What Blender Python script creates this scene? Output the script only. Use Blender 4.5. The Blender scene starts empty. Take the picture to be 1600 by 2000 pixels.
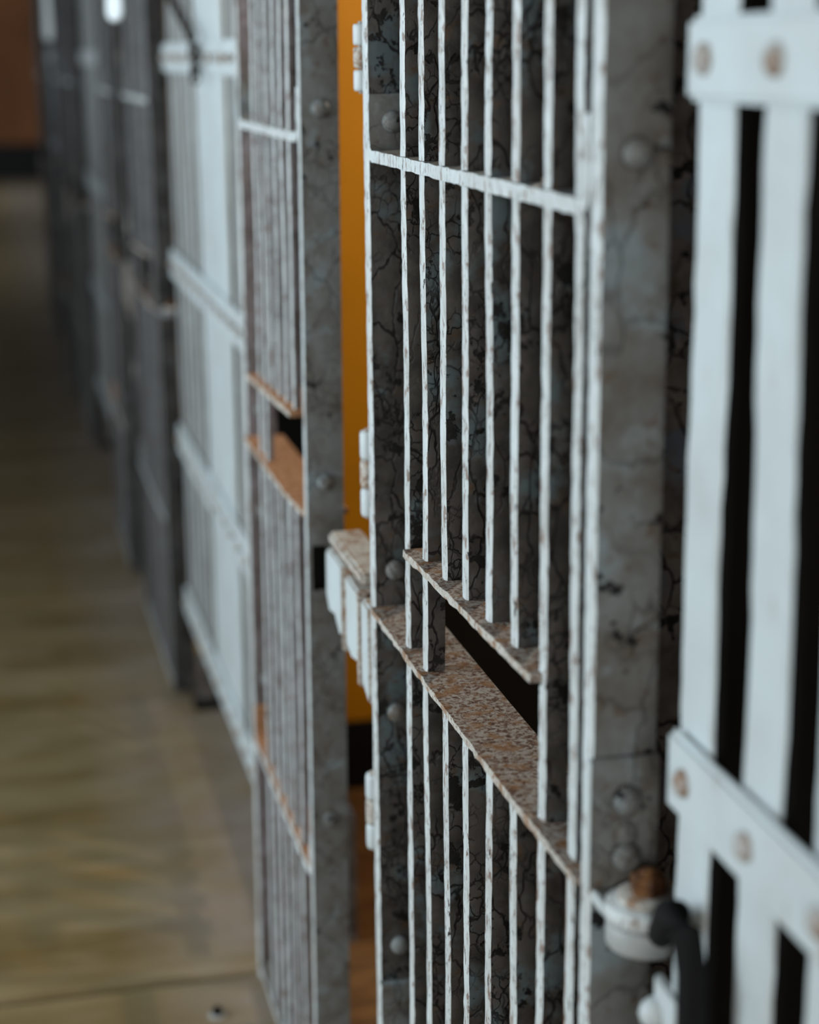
import bpy, bmesh, math, random
from mathutils import Matrix, Vector, noise as mnoise

# ------------------------------------------------------------------ camera, world, light, exposure
scene = bpy.context.scene
COL = scene.collection
CAM_H = 1.667
R = ((0.9726216, 0.0666372, -0.2226360),
     (-0.2321976, 0.2392012, -0.9427975),
     (-0.0095705, 0.9686807, 0.2481252))
cam_data = bpy.data.cameras.new('camera')
cam = bpy.data.objects.new('camera', cam_data)
COL.objects.link(cam)
cam.matrix_world = Matrix.Translation((0, 0, CAM_H)) @ Matrix(R).to_4x4()
cam_data.sensor_fit = 'HORIZONTAL'
cam_data.sensor_width = 24.0
cam_data.lens = 52.5
cam_data.clip_start = 0.02
cam_data.dof.use_dof = True
cam_data.dof.focus_distance = 1.78
cam_data.dof.aperture_fstop = 2.3
scene.camera = cam

world = bpy.data.worlds.new('world')
world.use_nodes = True
world.node_tree.nodes['Background'].inputs[0].default_value = (0.72, 0.86, 1.0, 1)
world.node_tree.nodes['Background'].inputs[1].default_value = 1.0
scene.world = world

def window_light(name, y, z, sy, sz, power, x=-2.36):
    l = bpy.data.lights.new(name, 'AREA')
    l.shape = 'RECTANGLE'
    l.size = sz
    l.size_y = sy
    l.energy = power
    l.color = (0.80, 0.93, 1.0)
    o = bpy.data.objects.new(name, l)
    COL.objects.link(o)
    o.location = (x, y, z)
    o.rotation_euler = (0, -math.pi / 2, 0)     # shines towards +X
    return o

WINDOWS = [(2.1, 1.9, 1.6, 1.9, 78), (4.5, 1.9, 1.6, 1.9, 36), (15.5, 1.9, 1.6, 1.9, 38), (22.5, 1.9, 1.6, 1.9, 80)]
for wy, wz, wsy, wsz, wp in WINDOWS:
    window_light('window_daylight', wy, wz, wsy, wsz, wp)

bw = window_light('window_daylight', -3.9, 1.95, 2.2, 1.9, 95, x=-0.9)
bw.rotation_euler = (math.pi / 2, 0, 0)         # tall window in the wall behind the viewer, shines towards +Y
bw.data.size, bw.data.size_y = 2.2, 1.9
bw.data.color = (1.0, 0.97, 0.92)

vs = scene.view_settings
vs.view_transform = 'Standard'
vs.look = 'None'
vs.gamma = 1.0
vs.use_curve_mapping = False
vs.exposure = 0.0

# ------------------------------------------------------------------ material helpers
def lin(c):
    return tuple(((v / 255) / 12.92 if v <= 10 else ((v / 255 + 0.055) / 1.055) ** 2.4) for v in c) + (1,)

class Mat:
    def __init__(self, name, rough=0.6, spec=0.4, metal=0.0):
        self.m = bpy.data.materials.new(name)
        self.m.use_nodes = True
        self.t = self.m.node_tree
        self.b = self.t.nodes['Principled BSDF']
        self.b.inputs['Roughness'].default_value = rough
        self.b.inputs['Specular IOR Level'].default_value = spec
        self.b.inputs['Metallic'].default_value = metal
        g = self.t.nodes.new('ShaderNodeNewGeometry')
        self.pos = g.outputs['Position']
    def link(self, a, b):
        self.t.links.new(a, b)
    def mapped(self, scale=(1, 1, 1), off=(0, 0, 0)):
        n = self.t.nodes.new('ShaderNodeMapping')
        n.inputs['Scale'].default_value = scale
        n.inputs['Location'].default_value = off
        self.link(self.pos, n.inputs['Vector'])
        return n.outputs[0]
    def noise(self, vec, scale, detail=4, rough=0.55, dist=0.0):
        n = self.t.nodes.new('ShaderNodeTexNoise')
        self.link(vec, n.inputs['Vector'])
        n.inputs['Scale'].default_value = scale
        n.inputs['Detail'].default_value = detail
        n.inputs['Roughness'].default_value = rough
        n.inputs['Distortion'].default_value = dist
        return n.outputs['Fac']
    def ramp(self, fac, a, b):
        n = self.t.nodes.new('ShaderNodeMapRange')
        n.clamp = True
        self.link(fac, n.inputs['Value'])
        n.inputs['From Min'].default_value = a
        n.inputs['From Max'].default_value = b
        return n.outputs['Result']
    def mul(self, a, b, op='MULTIPLY'):
        n = self.t.nodes.new('ShaderNodeMath')
        n.operation = op
        n.use_clamp = True
        for i, v in enumerate((a, b)):
            if isinstance(v, (int, float)):
                n.inputs[i].default_value = v
            else:
                self.link(v, n.inputs[i])
        return n.outputs[0]
    def mix(self, fac, a, b):
        n = self.t.nodes.new('ShaderNodeMix')
        n.data_type = 'RGBA'
        for sock, v in ((n.inputs['Factor'], fac), (n.inputs[6], a), (n.inputs[7], b)):
            if isinstance(v, (int, float)):
                sock.default_value = v
            elif isinstance(v, tuple):
                sock.default_value = v
            else:
                self.link(v, sock)
        return n.outputs[2]
    def cracks(self, vec, scale, width, warp=0.35):
        """thin wandering crack lines: distance to voronoi cell edges on warped coordinates"""
        nz = self.t.nodes.new('ShaderNodeTexNoise')
        self.link(vec, nz.inputs['Vector'])
        nz.inputs['Scale'].default_value = scale * 1.3
        nz.inputs['Detail'].default_value = 3
        mx = self.t.nodes.new('ShaderNodeMix')
        mx.data_type = 'VECTOR'
        mx.inputs['Factor'].default_value = 1.0
        vm = self.t.nodes.new('ShaderNodeVectorMath')
        vm.operation = 'SCALE'
        self.link(nz.outputs['Color'], vm.inputs[0])
        vm.inputs['Scale'].default_value = warp / scale * 2
        va = self.t.nodes.new('ShaderNodeVectorMath')
        va.operation = 'ADD'
        self.link(vec, va.inputs[0])
        self.link(vm.outputs[0], va.inputs[1])
        v = self.t.nodes.new('ShaderNodeTexVoronoi')
        v.feature = 'DISTANCE_TO_EDGE'
        self.link(va.outputs[0], v.inputs['Vector'])
        v.inputs['Scale'].default_value = scale
        return self.ramp(v.outputs['Distance'], width, width * 0.25)
    def bump(self, h, dist=0.001, strength=0.6, invert=False):
        n = self.t.nodes.new('ShaderNodeBump')
        n.invert = invert
        n.inputs['Distance'].default_value = dist
        n.inputs['Strength'].default_value = strength
        self.link(h, n.inputs['Height'])
        if self.b.inputs['Normal'].is_linked:
            self.link(self.b.inputs['Normal'].links[0].from_socket, n.inputs['Normal'])
        self.link(n.outputs[0], self.b.inputs['Normal'])
    def color(self, c):
        if isinstance(c, tuple):
            self.b.inputs['Base Color'].default_value = c
        else:
            self.link(c, self.b.inputs['Base Color'])
        return self
    def rough(self, r):
        self.link(r, self.b.inputs['Roughness'])

def white_paint(name, base=(0.66, 0.71, 0.72, 1), chip=0.64):
    m = Mat(name, 0.45, 0.4)
    p = m.mapped()
    pv = m.mapped((1, 1, 0.35))
    c = m.mix(m.ramp(m.noise(p, 9, 3), 0.35, 0.75), base, (base[0] * 0.86, base[1] * 0.82, base[2] * 0.80, 1))
    rust = m.ramp(m.noise(pv, 150, 5, 0.65), chip - 0.05, chip + 0.01)
    c = m.mix(m.mul(rust, 0.75), c, (0.20, 0.10, 0.06, 1))
    blk = m.mul(m.ramp(m.noise(pv, 230, 4, 0.6), chip + 0.0, chip + 0.03), m.ramp(m.noise(p, 16, 2), 0.48, 0.6))
    c = m.mix(blk, c, (0.03, 0.025, 0.022, 1))
    c = m.mix(m.mul(m.ramp(m.noise(pv, 26, 3), 0.66, 0.74), 0.55), c, (0.33, 0.22, 0.15, 1))
    m.color(c)
    m.bump(m.noise(p, 160, 4), 0.0012, 0.5)
    m.bump(rust, 0.0008, 0.6, True)
    return m.m

def grey_paint(name, tone, patch, dark, crack_scale=26, chipthr=0.6, crack=0.92, under=None):
    """old thick oil paint: mottled, crazed, with black flaked spots"""
    m = Mat(name, 0.5, 0.35)
    p = m.mapped()
    c = m.mix(m.ramp(m.noise(p, 22, 5, 0.6), 0.38, 0.64), tone, dark)
    c = m.mix(m.ramp(m.noise(m.mapped(off=(3, 1, 7)), 13, 4, 0.6), 0.55, 0.64), c, patch)
    c = m.mix(m.mul(m.ramp(m.noise(m.mapped(off=(9, 4, 2)), 60, 4, 0.6), 0.60, 0.68), 0.6), c, (0.10, 0.055, 0.025, 1))
    if under:                              # older coat that shows where the paint has peeled
        c = m.mix(m.ramp(m.noise(m.mapped((1, 1, 0.7), (2, 6, 3)), 11, 4, 0.6), 0.63, 0.645), c, under)
    flake = m.ramp(m.noise(m.mapped(off=(5, 8, 1)), 38, 5, 0.62), chipthr, chipthr + 0.03)
    c = m.mix(flake, c, (0.006, 0.006, 0.006, 1))
    ck = m.mul(m.cracks(m.mapped((1, 1, 0.6)), crack_scale, 0.035, 0.5), m.ramp(m.noise(p, 7, 2), 0.40, 0.52))
    ck2 = m.mul(m.cracks(m.mapped((1, 1, 0.8), (2, 2, 2)), crack_scale * 2.7, 0.05, 0.5), m.ramp(m.noise(m.mapped(off=(1, 1, 4)), 9, 2), 0.5, 0.6))
    cr = m.mul(ck, ck2, 'MAXIMUM')
    cr = m.mul(cr, crack)
    c = m.mix(cr, c, (0.006, 0.005, 0.005, 1))
    m.color(c)
    m.bump(m.noise(p, 90, 5, 0.6), 0.0015, 0.5)
    m.bump(m.mul(cr, flake, 'MAXIMUM'), 0.0022, 0.9, True)
    return m.m

def rust_plate(name, pale, mid, deep, thr=0.5):
    m = Mat(name, 0.8, 0.2)
    p = m.mapped()
    n1 = m.noise(p, 190, 6, 0.68, 0.5)
    n2 = m.noise(m.mapped(off=(4, 4, 4)), 45, 5, 0.6)
    c = m.mix(m.ramp(n1, thr - 0.05, thr + 0.05), pale, mid)
    c = m.mix(m.mul(m.ramp(n1, thr + 0.06, thr + 0.13), 0.9), c, deep)
    c = m.mix(m.mul(m.ramp(n2, 0.52, 0.62), 0.75), c, (0.27, 0.125, 0.045, 1))
    m.color(c)
    m.bump(n1, 0.002, 0.8)
    return m.m

def plain(name, c, rough=0.7, var=0.25, scale=6, spec=0.3, bump=0.0):
    m = Mat(name, rough, spec)
    n = m.noise(m.mapped(), scale, 4)
    d = tuple(v * (1 - var) for v in c[:3]) + (1,)
    m.color(m.mix(m.ramp(n, 0.35, 0.65), c, d))
    if bump:
        m.bump(m.noise(m.mapped(), scale * 8, 4), bump, 0.6)
    return m.m

M = {}
M['white'] = white_paint('chipped white paint', chip=0.605)
M['white_clean'] = white_paint('white strap paint', (0.62, 0.685, 0.705, 1), 0.72)
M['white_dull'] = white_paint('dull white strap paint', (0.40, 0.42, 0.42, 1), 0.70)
M['dull'] = white_paint('dull grey door colour', (0.20, 0.20, 0.205, 1), 0.66)
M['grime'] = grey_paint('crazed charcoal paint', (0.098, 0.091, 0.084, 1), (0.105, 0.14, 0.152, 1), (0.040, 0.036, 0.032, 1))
M['dull_dark'] = grey_paint('dark grey door colour', (0.055, 0.053, 0.05, 1), (0.07, 0.075, 0.075, 1), (0.025, 0.023, 0.021, 1), 16, 0.6)
M['bluegrey'] = grey_paint('blue grey paint', (0.20, 0.215, 0.215, 1), (0.24, 0.29, 0.31, 1), (0.13, 0.12, 0.105, 1), 16, 0.64, 0.35)
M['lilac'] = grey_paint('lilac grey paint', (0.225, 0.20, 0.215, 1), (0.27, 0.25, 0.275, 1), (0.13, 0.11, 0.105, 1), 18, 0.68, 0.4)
M['rust'] = rust_plate('rusted cream plate', (0.40, 0.36, 0.32, 1), (0.16, 0.085, 0.055, 1), (0.06, 0.028, 0.022, 1))
M['rust_cream'] = rust_plate('cream paint with rust streaks', (0.56, 0.53, 0.48, 1), (0.26, 0.17, 0.13, 1), (0.09, 0.045, 0.04, 1), 0.57)
M['rust_orange'] = rust_plate('orange rusted plate', (0.50, 0.30, 0.19, 1), (0.42, 0.21, 0.10, 1), (0.20, 0.09, 0.05, 1), 0.45)
M['nut'] = rust_plate('rusted nut', (0.10, 0.05, 0.035, 1), (0.16, 0.065, 0.022, 1), (0.035, 0.018, 0.014, 1), 0.47)
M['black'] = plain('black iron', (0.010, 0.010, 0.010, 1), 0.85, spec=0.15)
M['dark_wall'] = grey_paint('peeling dark wall paint', (0.19, 0.165, 0.145, 1), (0.12, 0.14, 0.17, 1), (0.085, 0.07, 0.058, 1), 12, 0.6, under=(0.36, 0.20, 0.03, 1))
M['yellow'] = plain('ochre wall paint', (0.78, 0.31, 0.004, 1), 0.6, 0.12, 3)
M['base_black'] = plain('black skirting paint', (0.01, 0.01, 0.01, 1), 0.5)
M['end_wall'] = plain('brown end wall', (0.30, 0.115, 0.045, 1), 0.8, 0.35, 1.2)
M['plaster'] = plain('grey plaster', (0.42, 0.42, 0.40, 1), 0.9, 0.2, 1.5)
M['ceiling'] = plain('dingy ceiling', (0.25, 0.24, 0.22, 1), 0.9, 0.2, 1.5)
M['cell_dark'] = plain('near-black cell wall', (0.016, 0.013, 0.009, 1), 0.9, 0.4, 3)  # near-black colour for the plain cell walls and ceiling
M['chain'] = plain('brown steel chain', (0.05, 0.04, 0.032, 1), 0.5, 0.4, 60)
M['enamel'] = plain('white enamel', (0.86, 0.9, 0.93, 1), 0.35, 0.05, 8, 0.5)

def floor_mat():
    m = Mat('worn olive concrete', 0.5, 0.35)
    p = m.mapped()
    st = m.mapped((0.7, 3.2, 1))
    c = m.mix(m.ramp(m.noise(st, 1.6, 5, 0.6), 0.35, 0.68), (0.150, 0.098, 0.032, 1), (0.285, 0.215, 0.108, 1))
    c = m.mix(m.mul(m.ramp(m.noise(m.mapped((0.8, 3.5, 1), (3, 1, 0)), 4.5, 5, 0.6), 0.5, 0.66), 0.6), c, (0.335, 0.255, 0.15, 1))
    c = m.mix(m.mul(m.ramp(m.noise(m.mapped((0.9, 2.5, 1), (7, 2, 0)), 5.5, 4), 0.55, 0.68), 0.55), c, (0.27, 0.155, 0.045, 1))
    # pale mop-dust band that lies along the foot of the cells
    sx = m.t.nodes.new('ShaderNodeSeparateXYZ')
    m.link(p, sx.inputs[0])
    edge = m.mul(m.ramp(sx.outputs['X'], 0.16, 0.46), m.ramp(m.noise(p, 3.5, 4), 0.25, 0.6))
    c = m.mix(m.mul(edge, 0.75), c, (0.38, 0.32, 0.29, 1))
    m.color(c)
    m.bump(m.noise(p, 40, 5), 0.002, 0.4)
    return m.m
M['floor'] = floor_mat()

def plank_mat():
    m = Mat('brown cell floor', 0.6, 0.3)
    n = m.noise(m.mapped((3, 14, 1)), 2.2, 5, 0.6)
    m.color(m.mix(m.ramp(n, 0.3, 0.7), (0.34, 0.155, 0.05, 1), (0.13, 0.055, 0.02, 1)))
    return m.m
M['cell_floor'] = plank_mat()

# ------------------------------------------------------------------ mesh helpers
def new_obj(name, me, parent=None, loc=None, rot=None):
    o = bpy.data.objects.new(name, me)
    COL.objects.link(o)
    if parent is not None:
        o.parent = parent
    if loc is not None:
        o.location = loc
    if rot is not None:
        o.rotation_euler = rot
    return o

def tag(o, label=None, cat=None, group=None, kind=None):
    for k, v in (('label', label), ('category', cat), ('group', group), ('kind', kind)):
        if v:
            o[k] = v
    return o

def thing(name, loc, label, cat, group=None):
    o = new_obj(name, None, None, loc)
    o.empty_display_size = 0.05
    return tag(o, label, cat, group)

def copy_tree(o, parent=None):
    c = o.copy()
    COL.objects.link(c)
    c.parent = parent
    for ch in list(o.children):
        copy_tree(ch, c)
    return c

def finish(bm, name, mats, front=False, smooth=False):
    """front=True: faces that look to the corridor (-X) take slot 0, the rest slot 1"""
    bmesh.ops.recalc_face_normals(bm, faces=bm.faces)
    if front:
        for f in bm.faces:
            f.material_index = 0 if f.normal.x < -0.6 else 1
    if smooth:
        for f in bm.faces:
            f.smooth = True
    me = bpy.data.meshes.new(name)
    bm.to_mesh(me)
    bm.free()
    for k in mats:
        me.materials.append(M[k])
    return me

def add_box(bm, x0, x1, y0, y1, z0, z1):
    vs = [bm.verts.new(p) for p in ((x0, y0, z0), (x1, y0, z0), (x1, y1, z0), (x0, y1, z0),
                                    (x0, y0, z1), (x1, y0, z1), (x1, y1, z1), (x0, y1, z1))]
    for q in ((0, 3, 2, 1), (4, 5, 6, 7), (0, 1, 5, 4), (1, 2, 6, 5), (2, 3, 7, 6), (3, 0, 4, 7)):
        bm.faces.new([vs[i] for i in q])

def box_mesh(name, x0, x1, y0, y1, z0, z1, mats, front=False, bevel=0.0):
    bm = bmesh.new()
    add_box(bm, x0, x1, y0, y1, z0, z1)
    if bevel:
        bmesh.ops.bevel(bm, geom=bm.edges[:], offset=bevel, segments=2, affect='EDGES', clamp_overlap=True)
    return finish(bm, name, mats, front)

def bar_mesh(name, dx, dy, z0, z1, mats, seg=0.02, jit=0.0006, wave=0.001, seed=0):
    """upright flat bar, front face at x=0, centred on y=0; edges nibbled by rust"""
    rnd = random.Random(seed)
    n = max(2, int((z1 - z0) / seg))
    bm = bmesh.new()
    prev = None
    ch = min(dy * 0.16, 0.0026)
    prof = ((0, -dy / 2 + ch), (0, dy / 2 - ch), (ch * 0.8, dy / 2), (dx, dy / 2), (dx, -dy / 2), (ch * 0.8, -dy / 2))
    for i in range(n + 1):
        z = z0 + (z1 - z0) * i / n
        wx = wave * mnoise.noise(Vector((seed * 3.1, 0, z * 3.5)))
        wy = wave * mnoise.noise(Vector((seed * 3.1 + 9, 4, z * 3.5)))
        ring = []
        for k, (x, y) in enumerate(prof):
            jx = rnd.uniform(-jit, jit) if k in (0, 1, 2, 5) else 0
            jy = rnd.uniform(-jit, jit) * (1.6 if rnd.random() < 0.12 else 0.8)
            ring.append(bm.verts.new((x + wx + abs(jx), y + wy + jy, z)))
        if prev:
            for a in range(6):
                b = (a + 1) % 6
                bm.faces.new((prev[a], prev[b], ring[b], ring[a]))
        else:
            bm.faces.new(ring)
        prev = ring
    bm.faces.new(prev)
    me = finish(bm, name, mats, False)
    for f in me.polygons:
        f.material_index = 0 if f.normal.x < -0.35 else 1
    return me

def ribbon_mesh(name, path, t, x0, x1, mats, jit=0.0, seed=0, front=True):
    """flat bar of thickness t following a (y, z) path, x0..x1 deep"""
    rnd = random.Random(seed)
    bm = bmesh.new()
    prev = None
    for i, (y, z) in enumerate(path):
        a = path[max(0, i - 1)]
        b = path[min(len(path) - 1, i + 1)]
        d = Vector((b[0] - a[0], b[1] - a[1])).normalized()
        n = Vector((-d.y, d.x))
        j = lambda: rnd.uniform(-jit, jit)
        ring = [bm.verts.new((x0 + j(), y + n.x * t / 2, z + n.y * t / 2 + j())),
                bm.verts.new((x1, y + n.x * t / 2, z + n.y * t / 2)),
                bm.verts.new((x1, y - n.x * t / 2, z - n.y * t / 2)),
                bm.verts.new((x0 + j(), y - n.x * t / 2, z - n.y * t / 2 + j()))]
        if prev:
            for k in range(4):
                q = (k + 1) % 4
                bm.faces.new((prev[k], prev[q], ring[q], ring[k]))
        else:
            bm.faces.new(ring)
        prev = ring
    bm.faces.new(prev)
    return finish(bm, name, mats, front)

def densify(pts, step):
    out = []
    for a, b in zip(pts[:-1], pts[1:]):
        n = max(1, int(math.dist(a, b) / step))
        for i in range(n):
            out.append((a[0] + (b[0] - a[0]) * i / n, a[1] + (b[1] - a[1]) * i / n))
    out.append(pts[-1])
    return out

def lathe_mesh(name, prof, mats, n=24, hexa=False, smooth=True):
    bm = bmesh.new()
    n = 6 if hexa else n
    rings = []
    for r, z in prof:
        if r < 1e-6:
            rings.append([bm.verts.new((0, 0, z))])
        else:
            rings.append([bm.verts.new((r * math.cos(2 * math.pi * i / n), r * math.sin(2 * math.pi * i / n), z)) for i in range(n)])
    for a, b in zip(rings[:-1], rings[1:]):
        for i in range(n):
            j = (i + 1) % n
            va = [a[0]] if len(a) == 1 else [a[i], a[j]]
            vb = [b[0]] if len(b) == 1 else [b[j], b[i]]
            if len(va) + len(vb) >= 3:
                bm.faces.new(va + vb)
    for rg in (rings[0], rings[-1]):
        if len(rg) > 2:
            bm.faces.new(rg)
    return finish(bm, name, mats, False, smooth and not hexa)

def tube_mesh(name, pts, rad, mats, n=12):
    bm = bmesh.new()
    prev = None
    pts = [Vector(p) for p in pts]
    up = Vector((0.3, 1, 0.2)).normalized()
    for i, p in enumerate(pts):
        d = (pts[min(i + 1, len(pts) - 1)] - pts[max(0, i - 1)]).normalized()
        a = d.cross(up).normalized()
        b = d.cross(a).normalized()
        r = rad[i] if isinstance(rad, (list, tuple)) else rad
        ring = [bm.verts.new(p + a * r * math.cos(2 * math.pi * k / n) + b * r * math.sin(2 * math.pi * k / n)) for k in range(n)]
        if prev:
            for k in range(n):
                q = (k + 1) % n
                bm.faces.new((prev[k], prev[q], ring[q], ring[k]))
        else:
            bm.faces.new(ring)
        prev = ring
    bm.faces.new(prev)
    return finish(bm, name, mats, False, True)

def prism_mesh(name, poly, x0, x1, mats, front=True, bevel=0.0):
    """(y, z) outline extruded along x"""
    bm = bmesh.new()
    a = [bm.verts.new((x0, y, z)) for y, z in poly]
    b = [bm.verts.new((x1, y, z)) for y, z in poly]
    bm.faces.new(a)
    bm.faces.new(b[::-1])
    for i in range(len(poly)):
        j = (i + 1) % len(poly)
        bm.faces.new((a[i], b[i], b[j], a[j]))
    if bevel:
        bmesh.ops.recalc_face_normals(bm, faces=bm.faces)
        bmesh.ops.bevel(bm, geom=bm.edges[:], offset=bevel, segments=2, affect='EDGES', clamp_overlap=True)
    return finish(bm, name, mats, front)

def dome(r, h):
    return [(r, 0), (r * 0.96, h * 0.35), (r * 0.82, h * 0.66), (r * 0.55, h * 0.88), (r * 0.25, h * 0.98), (0, h)]

# ------------------------------------------------------------------ the setting
PERIOD = 3.34
ROW_END = 12.6

floor = new_obj('floor', None, None, (0, 0, 0))
tag(floor, 'worn olive brown concrete floor of the corridor, cast in wide slabs', kind='structure')
joints = [-4.0, -1.97, 0.53, 3.03, 5.53, 8.03, 10.53, 13.03, 15.5, 18.0, 20.5, 23.0, 26.0]
for a, b in zip(joints[:-1], joints[1:]):
    new_obj('floor_slab', box_mesh('floor_slab', -2.4, 0.545, a + 0.008, b - 0.008, -0.12, 0.0, ['floor'], bevel=0.006), floor)
new_obj('joint_bed', box_mesh('joint_bed', -2.4, 0.545, -4, 26, -0.14, -0.035, ['base_black']), floor)

# corridor wall opposite the cells, with its window openings
wl = bmesh.new()
zs0, zs1 = 0.95, 2.85
edges = [-4.0]
for wy, wz, wsy, wsz, wp in WINDOWS:
    edges += [wy - 0.8, wy + 0.8]
edges.append(26.0)
add_box(wl, -2.6, -2.4, -4, 26, 0, zs0)
add_box(wl, -2.6, -2.4, -4, 26, zs1, 4.0)
for i in range(0, len(edges), 2):
    add_box(wl, -2.6, -2.4, edges[i], edges[i + 1], zs0, zs1)
tag(new_obj('wall_left', finish(wl, 'wall_left', ['plaster'])), 'grey plaster corridor wall with tall windows', kind='structure')
for k, (wy, wz, wsy, wsz, wp) in enumerate(WINDOWS):
    bm = bmesh.new()
    for yy in (wy - 0.8, wy - 0.27, wy + 0.23, wy + 0.75):
        add_box(bm, -2.53, -2.48, yy, yy + 0.05, zs0, zs1)
    for zz in (zs0, 1.55, 2.2, zs1 - 0.05):
        add_box(bm, -2.53, -2.48, wy - 0.8, wy + 0.8, zz, zz + 0.05)
    tag(new_obj('window_%d' % (k + 1), finish(bm, 'window', ['plaster'])), 'steel framed corridor window', kind='structure')

tag(new_obj('ceiling', box_mesh('ceiling', -2.6, 3.2, -4, 26.2, 4.0, 4.15, ['ceiling'])), 'dingy corridor ceiling', kind='structure')
bm = bmesh.new()
add_box(bm, -2.6, 3.2, -4.2, -4.0, 0, 1.0)
add_box(bm, -2.6, 3.2, -4.2, -4.0, 2.9, 4.0)
add_box(bm, -2.6, -2.0, -4.2, -4.0, 1.0, 2.9)
add_box(bm, 0.2, 3.2, -4.2, -4.0, 1.0, 2.9)
tag(new_obj('wall_back', finish(bm, 'wall_back', ['plaster'])), 'plaster wall with a wide window behind the viewer', kind='structure')
tag(new_obj('wall_end', box_mesh('wall_end', -2.6, 3.2, 26.0, 26.2, 0.5, 4.0, ['end_wall'])), 'orange brown wall at the far end of the corridor', kind='structure')
tag(new_obj('baseboard_end', box_mesh('baseboard_end', -2.6, 3.2, 25.96, 26.2, 0.0, 0.5, ['base_black'])), 'black painted base of the far end wall', kind='structure')

# cell fronts: low sill the grilles stand over, head beam above
for k in range(-1, 3):
    o = k * PERIOD
    tag(new_obj('trim_%d' % (k + 2), box_mesh('sill', 0.54, 0.62, max(3.10 + o, -4), 4.50 + o, 0.0, 0.26, ['dark_wall'])), 'dark painted sill under a grille', kind='structure')
tag(new_obj('wall_right', box_mesh('wall_right', 0.40, 0.60, -4, ROW_END, 2.18, 4.0, ['dark_wall'])), 'dark painted head wall over the cell row', kind='structure')
tag(new_obj('wall_row_end', box_mesh('wall_row_end', 0.55, 3.2, ROW_END, ROW_END + 0.2, 0, 4.0, ['dark_wall'])), 'end wall of the cell row', kind='structure')
tag(new_obj('floor_hall', box_mesh('floor_hall', 0.546, 3.2, ROW_END + 0.2, 26.0, -0.12, -0.001, ['floor'])), 'concrete floor beyond the cell row', kind='structure')
tag(new_obj('wall_hall', box_mesh('wall_hall', 3.2, 3.4, ROW_END, 26.0, 0, 4.0, ['plaster'])), 'side wall of the hall beyond the cells', kind='structure')
tag(new_obj('wall_cell_back', box_mesh('wall_cell_back', 3.0, 3.2, -4, ROW_END, 0, 4.0, ['cell_dark'])), 'near-black back wall of the cells', kind='structure')
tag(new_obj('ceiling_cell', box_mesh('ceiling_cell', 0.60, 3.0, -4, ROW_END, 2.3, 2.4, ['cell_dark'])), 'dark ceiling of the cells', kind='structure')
tag(new_obj('floor_cell', box_mesh('floor_cell', 0.545, 3.0, -4, ROW_END, -0.12, -0.002, ['cell_floor'])), 'brown boarded floor inside the cells', kind='structure')
for k in range(-1, 3):
    o = k * PERIOD
    tag(new_obj('wall_partition', box_mesh('wall_partition', 0.575, 3.0, 1.37 + o, 1.50 + o, 0, 2.3, ['cell_dark'])), 'near-black partition wall between two cells', kind='structure')
    tag(new_obj('wall_pier', box_mesh('wall_pier', 0.52, 0.575, 1.36 + o, 1.51 + o, 0, 2.3, ['dark_wall'])), 'peeling dark end of the partition wall between two cells', kind='structure')
    if k >= 0:
        tag(new_obj('wall_partition', box_mesh('wall_partition', 0.83, 3.0, 3.86 + o, 3.98 + o, 0, 2.3, ['cell_dark'])), 'near-black partition wall deep inside a cell', kind='structure')
        p = tag(new_obj('wall_pier', box_mesh('wall_pier', 0.726, 0.83, 3.84 + o, 3.98 + o, 0.165, 2.3, ['yellow'])), 'ochre yellow painted pier inside the cell', kind='structure')
        tag(new_obj('baseboard_pier', box_mesh('baseboard_pier', 0.720, 0.84, 3.832 + o, 3.99 + o, 0, 0.165, ['base_black'])), 'black skirting at the foot of the yellow pier', kind='structure')

# ------------------------------------------------------------------ shared small parts
RIVET = lathe_mesh('rivet', dome(0.0125, 0.0125), ['bluegrey'], 20)
M['rivet_rust'] = rust_plate('rusting strap rivet', (0.50, 0.49, 0.48, 1), (0.36, 0.27, 0.21, 1), (0.14, 0.10, 0.085, 1), 0.53)
RIVET_STRAP = lathe_mesh('rivet', dome(0.0105, 0.0075), ['rivet_rust'], 16)
ROT_NEG_Y = (math.pi / 2, 0, 0)      # lathe axis z -> -y
ROT_NEG_X = (0, -math.pi / 2, 0)     # lathe axis z -> -x

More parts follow.
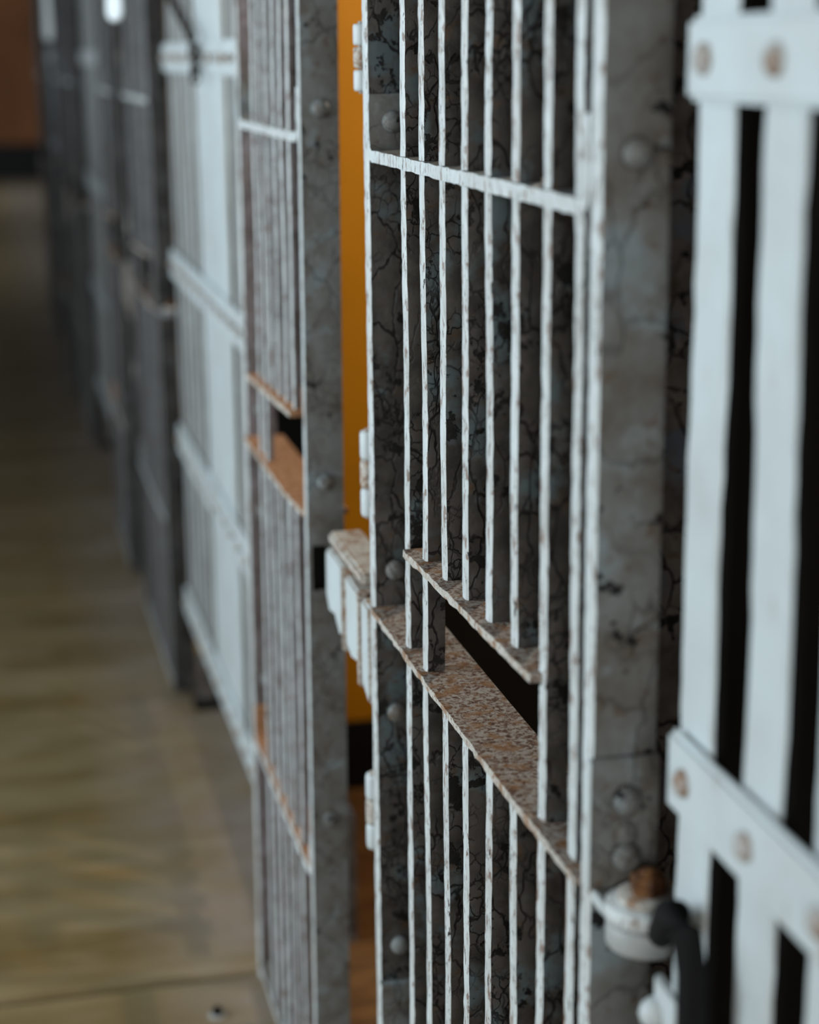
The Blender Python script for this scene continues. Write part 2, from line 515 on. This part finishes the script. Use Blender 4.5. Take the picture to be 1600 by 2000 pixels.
# ------------------------------------------------------------------ barred cell doors
def cell_door(y0, W, centers, cut, slot_y, dxb, dyb, side, shelf, stile_side, label, group, seg, pocket=False, far_side=None):
    """y0: near edge; centers: bar positions from the near edge; cut: bars cut for the food slot"""
    X0 = 0.42
    d = thing('cell_door', (X0, y0, 0), label, 'door', group)
    T, DS = 0.021, 0.052                      # stile thickness and depth
    ztop = 2.12
    # stiles
    if pocket:
        bm = bmesh.new()
        add_box(bm, 0, DS, 0, T, 0.02, 0.935)
        add_box(bm, 0, DS, 0, T, 1.0, ztop)
        add_box(bm, 0, 0.006, 0, T, 0.935, 1.0)
        add_box(bm, 0.026, DS, 0, T, 0.935, 1.0)
        add_box(bm, 0.006, 0.026, T - 0.003, T, 0.935, 1.0)
        me = finish(bm, 'stile', ['white', stile_side, 'black'], True)
        for f in me.polygons:
            c = f.center
            if 0.934 < c.z < 1.001 and 0.005 < c.x < 0.027 and c.y > 0.001 and c.y < T - 0.0005:
                f.material_index = 2
        st = new_obj('stile', me, d)
    else:
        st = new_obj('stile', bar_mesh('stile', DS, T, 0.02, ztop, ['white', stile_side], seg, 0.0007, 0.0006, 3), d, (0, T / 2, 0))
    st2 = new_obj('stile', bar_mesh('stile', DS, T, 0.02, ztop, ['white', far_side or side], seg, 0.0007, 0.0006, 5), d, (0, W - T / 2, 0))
    # bars
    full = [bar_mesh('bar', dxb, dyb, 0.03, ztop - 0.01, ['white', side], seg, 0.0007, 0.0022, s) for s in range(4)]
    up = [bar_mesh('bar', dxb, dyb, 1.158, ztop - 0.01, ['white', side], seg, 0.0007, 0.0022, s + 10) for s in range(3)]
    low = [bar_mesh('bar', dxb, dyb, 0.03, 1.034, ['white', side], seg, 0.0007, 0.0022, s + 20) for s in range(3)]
    yb0 = slot_y[1]
    for k, c in enumerate(centers):
        if k in cut:
            new_obj('bar', up[k % 3], d, (0.004, c, 0.011 * (yb0 - c) / (yb0 - slot_y[0])))
            new_obj('bar', low[k % 3], d, (0.004, c, 0))
        else:
            new_obj('bar', full[k % 4], d, (0.004, c, 0))
    # cross bars: flat bar on edge, its ends bent up against the stiles
    r = 0.016
    for zc, tabs in ((1.5585, True), (0.487, True), (0.045, False), (2.09, False)):
        t = 0.0125
        a, b = T + t / 2, W - T - t / 2
        if tabs:
            path = [(b, zc + 0.066), (b, zc + r)]
            path += [(b - r + r * math.cos(u), zc + r - r * math.sin(u)) for u in (0.4, 0.8, 1.2)]
            path += [(b - r, zc), (a + r, zc)]
            path += [(a + r - r * math.sin(u), zc + r - r * math.cos(u)) for u in (0.4, 0.8, 1.2)]
            path += [(a, zc + r), (a, zc + 0.066)]
        else:
            path = [(b + t / 2, zc), (a - t / 2, zc)]
        new_obj('cross_bar', ribbon_mesh('cross_bar', densify(path, 0.012), t, 0.0, 0.042, ['white', shelf if 0.1 < zc < 1 and shelf != 'rust' else 'bluegrey'], 0.0006, 7), d)
    # food slot: long lower shelf, short upper plate
    path = densify([(W - T, 1.0345), (0.3 * W, 1.0350), (T, 1.0415)], 0.012)
    new_obj('slot_shelf', ribbon_mesh('slot_shelf', path, 0.0075, -0.004, 0.0625, ['rust_cream', shelf], 0.0008, 11), d)
    ya, yb = slot_y
    poly = densify([(yb, 1.1525), (ya, 1.1690)], 0.012)
    pl = new_obj('slot_plate', ribbon_mesh('slot_plate', poly, 0.0075, -0.006, 0.058, ['rust_cream', shelf], 0.0008, 13), d)
    # rivets: near stile and far stile
    for z in (1.598, 1.09, 0.585):
        new_obj('rivet', RIVET, st, (0.027, -T / 2 if not pocket else 0.0, z), ROT_NEG_Y)
    for z in (1.5945, 1.082, 0.905, 0.60):
        new_obj('rivet', RIVET, st2, (0.026, -T / 2 - (0.0125 if abs(z - 1.5945) < 0.01 else 0), z), ROT_NEG_Y)
    return d

DOORS = 'barred cell doors along the row'
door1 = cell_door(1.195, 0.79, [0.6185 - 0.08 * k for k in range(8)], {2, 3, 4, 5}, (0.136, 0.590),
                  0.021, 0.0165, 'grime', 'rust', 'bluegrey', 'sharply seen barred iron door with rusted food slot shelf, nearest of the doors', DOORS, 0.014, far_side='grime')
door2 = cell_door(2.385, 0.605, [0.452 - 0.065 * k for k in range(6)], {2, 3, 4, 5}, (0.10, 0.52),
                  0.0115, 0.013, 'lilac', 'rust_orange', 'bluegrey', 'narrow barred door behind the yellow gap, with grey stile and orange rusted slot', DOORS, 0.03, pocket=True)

door2.rotation_euler.y = 0.0068          # hangs slightly proud at the foot
door2.location.x = 0.42 - 1.5 * 0.0068

# fittings of the nearest door ------------------------------------------------
# flange behind the far stile, barrels of the old hinge leaves
st2 = door1.children[1]
fl = new_obj('flange', bar_mesh('flange', 0.006, 0.03, 0.02, 2.12, ['white_clean', 'grime'], 0.02, 0.0008, 0.001, 31), door1, (0.006, 0.79 + 0.012, 0))
for z0, z1 in ((1.625, 1.70), (1.13, 1.235), (0.70, 0.80)):
    h = (z1 - z0)
    root = new_obj('hinge_barrel', lathe_mesh('hinge_pin', [(0.006, -0.002), (0.006, h + 0.002)], ['rust_cream'], 14), door1, (0.012, 0.838, z0))
    for i in range(3):
        new_obj('knuckle', lathe_mesh('knuckle', [(0.0105, h * i / 3 + 0.001), (0.0115, h * (i + 0.15) / 3), (0.0115, h * (i + 0.85) / 3), (0.0105, h * (i + 1) / 3 - 0.001)], ['rust_cream' if i == 1 else 'white_clean'], 18), root)
# lock: bolt case that bridges to the next door
lock = new_obj('lock_case', prism_mesh('lock_case', [(0.795, 1.028), (0.90, 1.031), (0.985, 1.036), (1.05, 1.036), (1.064, 1.026), (1.066, 0.968), (1.045, 0.948),
                                                     (1.01, 0.955), (0.975, 0.936), (0.95, 0.947), (0.90, 0.930), (0.87, 0.938), (0.83, 0.918), (0.795, 0.905)], -0.002, 0.05,
                                       ['white_clean', 'rust_cream'], True, 0.003), door1)
new_obj('bolt', box_mesh('bolt', 0.004, 0.05, 0.86, 1.072, 1.036, 1.052, ['rust_cream', 'rust_cream'], True, 0.004), lock)
new_obj('cover_strap', box_mesh('cover_strap', -0.006, 0.03, 0.93, 0.942, 0.93, 1.04, ['rust', 'rust_cream'], True, 0.002), lock)
new_obj('cover_strap', box_mesh('cover_strap', -0.005, 0.03, 0.835, 0.85, 0.915, 1.036, ['rust_cream', 'rust'], True, 0.002), lock)
# hinge plate on the near stile with lug, washers and rusted nut
hp = bmesh.new()
add_box(hp, -0.003, 0.054, -0.007, 0.0, 1.046, 1.152)
bmesh.ops.bevel(hp, geom=hp.edges[:], offset=0.0015, segments=1, affect='EDGES')
plate = new_obj('hinge_plate', finish(hp, 'hinge_plate', ['white_clean', 'bluegrey'], True), door1)
for z in (1.118, 1.072):
    new_obj('rivet', RIVET, plate, (0.027, -0.007, z), ROT_NEG_Y)
LUGY = -0.034
new_obj('lug', lathe_mesh('lug', [(0.0285, 1.034), (0.031, 1.037), (0.031, 1.045), (0.0285, 1.048)], ['white'], 36), door1, (0.033, LUGY, 0))
new_obj('lug_web', box_mesh('lug_web', 0.002, 0.056, LUGY + 0.005, 0.0, 1.035, 1.047, ['white_clean', 'bluegrey'], True, 0.001), door1)
new_obj('washer', lathe_mesh('washer', [(0.022, 1.048), (0.024, 1.0495), (0.024, 1.0525), (0.022, 1.054)], ['rust_cream'], 30), door1, (0.036, LUGY, 0))
nut = new_obj('hinge_nut', lathe_mesh('hinge_nut', [(0.0125, 1.053), (0.0145, 1.055), (0.0145, 1.065), (0.012, 1.068)], ['nut'], hexa=True), door1, (0.036, LUGY, 0), (0, 0, 0.35))
new_obj('pin_end', lathe_mesh('pin_end', dome(0.008, 0.005), ['nut'], 18), nut, (0, 0, 1.068))

# fixed bracket that carries the hinge pin, on the frame beside the near grille
hb = thing('hinge_bracket', (0.0, 0.0, 0.0), 'white painted hinge bracket under the rusted nut beside the nearest door', 'bracket')
bx, by = 0.42 + 0.034, 1.195 + LUGY
new_obj('bearing', lathe_mesh('bearing', [(0.028, 1.012), (0.030, 1.015), (0.030, 1.029), (0.028, 1.032)], ['white_dull'], 36), hb, (bx, by, 0))
new_obj('arm', tube_mesh('arm', [(bx + 0.006, by - 0.012, 1.022), (0.452, 1.118, 1.046), (0.4395, 1.080, 1.078), (0.4355, 1.056, 1.090), (0.4350, 1.036, 1.086), (0.4350, 1.024, 1.062), (0.4350, 1.021, 1.0), (0.4350, 1.021, 0.5), (0.4350, 1.021, 0.0)],
                         [0.0105, 0.0105, 0.0105, 0.0105, 0.0105, 0.0105, 0.0105, 0.0105, 0.0105], ['black'], 16), hb)
new_obj('support_strip', bar_mesh('support_strip', 0.006, 0.046, 0.0, 1.026, ['white_clean', 'white_clean'], 0.03, 0.0006, 0.001, 41), hb, (0.4335, 1.066, 0))
new_obj('knob', lathe_mesh('knob', [(0, -0.012), (0.006, -0.0105), (0.0105, -0.006), (0.012, 0), (0.0105, 0.006), (0.006, 0.0105), (0, 0.012)], ['white_clean'], 18), hb, (0.4325, 1.082, 1.0))

# ------------------------------------------------------------------ strap iron lattice grilles
FLATS = [(1.635, 1.688), (1.143, 1.203), (0.705, 0.767), (0.28, 0.34)]
def lattice(y_end, n, label, pitch=0.106, plate=None, split=False, rivets=True, seg=0.03, side='lilac', thick=0.008, paint='white_clean', flat_paint='white_clean'):
    """far end at y_end, n upright straps towards the viewer"""
    g = thing('lattice_grille', (0.45, y_end, 0), label, 'grille', 'strap iron lattice grilles')
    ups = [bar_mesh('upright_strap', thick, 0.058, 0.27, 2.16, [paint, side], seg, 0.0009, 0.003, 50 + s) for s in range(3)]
    ys = [-0.020 - pitch * k for k in range(n)]
    for k, y in enumerate(ys):
        new_obj('upright_strap', ups[k % 3], g, (0.0137 if plate else 0.0102, y, 0))
    length = pitch * n + 0.02
    for za, zb in FLATS + [(2.10, 2.16)]:
        if split:
            zm = (za + zb) / 2
            pieces = [(zm + 0.004, zb + 0.006), (za - 0.006, zm - 0.004)]
        else:
            pieces = [(za, zb)]
        for (pa, pb) in pieces:
            bm = bmesh.new()
            add_box(bm, 0, 0.010, -length, 0.006, pa, pb)
            bmesh.ops.bevel(bm, geom=[e for e in bm.edges], offset=0.004, segments=3, affect='EDGES', clamp_overlap=True)
            fo = new_obj('cross_strap', finish(bm, 'cross_strap', [flat_paint]), g)
        if rivets and za < 2:
            for y in ys:
                new_obj('rivet', RIVET_STRAP, fo, (0.0004, y - 0.006, (za + zb) / 2), ROT_NEG_X)
    if plate:
        a, b = plate
        new_obj('backing_plate', box_mesh('backing_plate', 0.0104, 0.0134, a - y_end, b - y_end, 0.27, 2.16, ['white_clean']), g)
    return g

grilleA = lattice(1.112, 8, 'white strap iron grille with big rivets, closest to the viewer', seg=0.02, side='black', thick=0.010)  # strap sides coloured black to stand in for their unlit near faces
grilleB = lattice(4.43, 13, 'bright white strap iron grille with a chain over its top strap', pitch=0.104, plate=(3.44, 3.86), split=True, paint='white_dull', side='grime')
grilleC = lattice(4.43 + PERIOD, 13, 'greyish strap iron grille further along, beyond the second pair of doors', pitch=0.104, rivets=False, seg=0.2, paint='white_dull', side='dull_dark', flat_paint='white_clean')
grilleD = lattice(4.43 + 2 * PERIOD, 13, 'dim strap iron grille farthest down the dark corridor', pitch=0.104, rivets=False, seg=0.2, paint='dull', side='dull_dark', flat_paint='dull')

# copies of the two doors further down the row
far_labels = [('barred door just past the bright white grille', 'narrow barred door beside the greyish far grille'),
              ('dim barred door past the greyish far grille', 'dim narrow barred door before the farthest grille'),
              ('farthest wide barred door at the dark end of the row', 'last narrow barred door at the dark end of the row')]
fittings = ('flange', 'hinge_barrel', 'lock_case', 'hinge_plate', 'lug', 'washer', 'hinge_nut')
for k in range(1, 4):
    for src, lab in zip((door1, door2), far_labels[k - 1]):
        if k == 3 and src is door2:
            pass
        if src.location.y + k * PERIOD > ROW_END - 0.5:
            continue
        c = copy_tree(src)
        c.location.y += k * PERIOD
        c['label'] = lab
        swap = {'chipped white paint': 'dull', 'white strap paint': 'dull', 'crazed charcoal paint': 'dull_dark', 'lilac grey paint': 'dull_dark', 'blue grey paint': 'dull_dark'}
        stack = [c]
        while stack:                       # the doors further along take darker grey colours
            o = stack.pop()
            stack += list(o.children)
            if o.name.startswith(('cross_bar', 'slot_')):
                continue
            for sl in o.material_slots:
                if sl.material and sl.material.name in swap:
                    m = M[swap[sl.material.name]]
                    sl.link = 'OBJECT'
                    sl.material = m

# slim posts between grille and door
for k, lab in ((1, 'dark steel post at the far edge of the bright white grille'), (2, 'dark steel post at the far edge of the greyish grille'), (3, 'dark steel post at the end of the farthest grille')):
    p = thing('steel_post', (0.476, 1.098 + k * PERIOD, 0), lab, 'post', 'dark posts between grilles and doors')
    new_obj('shaft', box_mesh('shaft', 0, 0.05, 0, 0.028, 0.03, 2.16, ['dark_wall'], bevel=0.003), p)
    new_obj('foot', box_mesh('foot', -0.012, 0.06, -0.004, 0.032, 0.0, 0.03, ['black'], bevel=0.004), p)

# ------------------------------------------------------------------ levers, chain, bolt
def lever(x, y, zb, label):
    t = thing('lever_handle', (x, y, zb), label, 'lever', 'white levers hung in front of the grilles')
    prof = [(0.0, 0.0), (0.013, 0.002), (0.022, 0.010), (0.0245, 0.024), (0.023, 0.05), (0.0205, 0.11), (0.019, 0.22), (0.018, 0.42)]
    bm = bmesh.new()
    rows = []
    for w, z in prof:
        w = max(w, 0.004)
        th = min(0.007, w)
        rows.append([bm.verts.new((w * math.cos(a), th * math.sin(a), z)) for a in [2 * math.pi * i / 20 for i in range(20)]])
    for a, b in zip(rows[:-1], rows[1:]):
        for i in range(20):
            j = (i + 1) % 20
            bm.faces.new((a[i], a[j], b[j], b[i]))
    bm.faces.new(rows[0])
    bm.faces.new(rows[-1])
    me = finish(bm, 'blade', ['enamel'], smooth=True)
    new_obj('blade', me, t, None, (0, 0, math.radians(-50)))
    new_obj('pivot_rod', tube_mesh('pivot_rod', [(0, 0, 0.40), (0.05, 0, 0.402), (0.448 - x, 0, 0.402)], 0.008, ['dark_wall'], 10), t)
    return t
lever(0.305, 3.94, 1.737, 'white lever blade hanging at the top, right one of the two')
lever(0.305, 7.25, 1.727, 'smaller white lever blade hanging at the top, left one of the two')

def link_mesh():
    n, m = 20, 8
    bm = bmesh.new()
    rings = []
    for i in range(n):
        a = 2 * math.pi * i / n
        c = Vector((0.008 * math.cos(a), 0, 0.008 * math.sin(a) + (0.007 if math.sin(a) > 0 else -0.007)))
        o = Vector((math.cos(a), 0, math.sin(a)))
        rings.append([bm.verts.new(c + (o * math.cos(b) + Vector((0, 1, 0)) * math.sin(b)) * 0.003) for b in [2 * math.pi * k / m for k in range(m)]])
    for i in range(n):
        j = (i + 1) % n
        for k in range(m):
            q = (k + 1) % m
            bm.faces.new((rings[i][k], rings[j][k], rings[j][q], rings[i][q]))
    return finish(bm, 'link', ['chain'], smooth=True)
LINK = link_mesh()
ch = thing('chain', (0.44, 3.64, 1.63), 'brown steel chain slung over the top strap of the bright grille', 'chain')
def chain_run(pts):
    k = 0
    for a, b in zip(pts[:-1], pts[1:]):
        a, b = Vector(a), Vector(b)
        d = b - a
        n = max(1, int(d.length / 0.024))
        q = d.to_track_quat('Z', 'Y')
        for i in range(n):
            o = new_obj('link', LINK, ch, a + d * ((i + 0.5) / n) - Vector(ch.location))
            o.rotation_mode = 'QUATERNION'
            o.rotation_quaternion = q @ Matrix.Rotation(math.pi / 2 * (k % 2) + 0.4, 4, 'Z').to_quaternion()
            k += 1
chain_run([(0.438, 4.40, 1.98), (0.436, 4.10, 1.80), (0.436, 3.70, 1.705), (0.434, 3.66, 1.66), (0.434, 3.64, 1.615)])
chain_run([(0.436, 3.72, 1.705), (0.434, 3.60, 1.66), (0.434, 3.68, 1.62)])

ab = thing('anchor_bolt', (0.32, 2.89, 0.0), 'small dark bolt stub sticking out of the floor slab', 'bolt')
new_obj('washer', lathe_mesh('washer', [(0.016, 0), (0.016, 0.003), (0.013, 0.004)], ['plaster'], 20), ab)
new_obj('bolt_head', lathe_mesh('bolt_head', [(0.009, 0.004), (0.010, 0.006), (0.010, 0.013), (0.008, 0.016)], ['black'], hexa=True), ab)

# unseen bulb added inside the first cell to brighten its yellow pier and boards
def cell_fill_lamp(x, y, z, power, label):
    t = thing('added_fill_lamp', (x, y, z), label, 'lamp', 'unseen bulbs added in the cells')
    new_obj('ceiling_rose', lathe_mesh('ceiling_rose', [(0.045, 0.0), (0.04, -0.018), (0.012, -0.022)], ['plaster'], 20), t)
    new_obj('flex', tube_mesh('flex', [(0, 0, -0.02), (0, 0, -0.10)], 0.004, ['black'], 8), t)
    bm = Mat('added fill bulb glass', 0.3)
    bm.b.inputs['Emission Color'].default_value = (1.0, 0.86, 0.68, 1)
    bm.b.inputs['Emission Strength'].default_value = 12
    M['bulb'] = bm.m
    new_obj('bulb', lathe_mesh('bulb', [(0.012, -0.10), (0.016, -0.115), (0.028, -0.14), (0.030, -0.155), (0.022, -0.175), (0, -0.183)], ['bulb'], 18), t)
    l = bpy.data.lights.new('bulb_fill_light', 'POINT')
    l.energy = power
    l.color = (1.0, 0.86, 0.68)
    l.shadow_soft_size = 0.03
    o = new_obj('bulb_fill_light', l, t, (0, 0, -0.21))
    return t
cell_fill_lamp(1.25, 2.75, 2.30, 34, 'unseen bare bulb added under the ceiling of the nearest cell as fill')
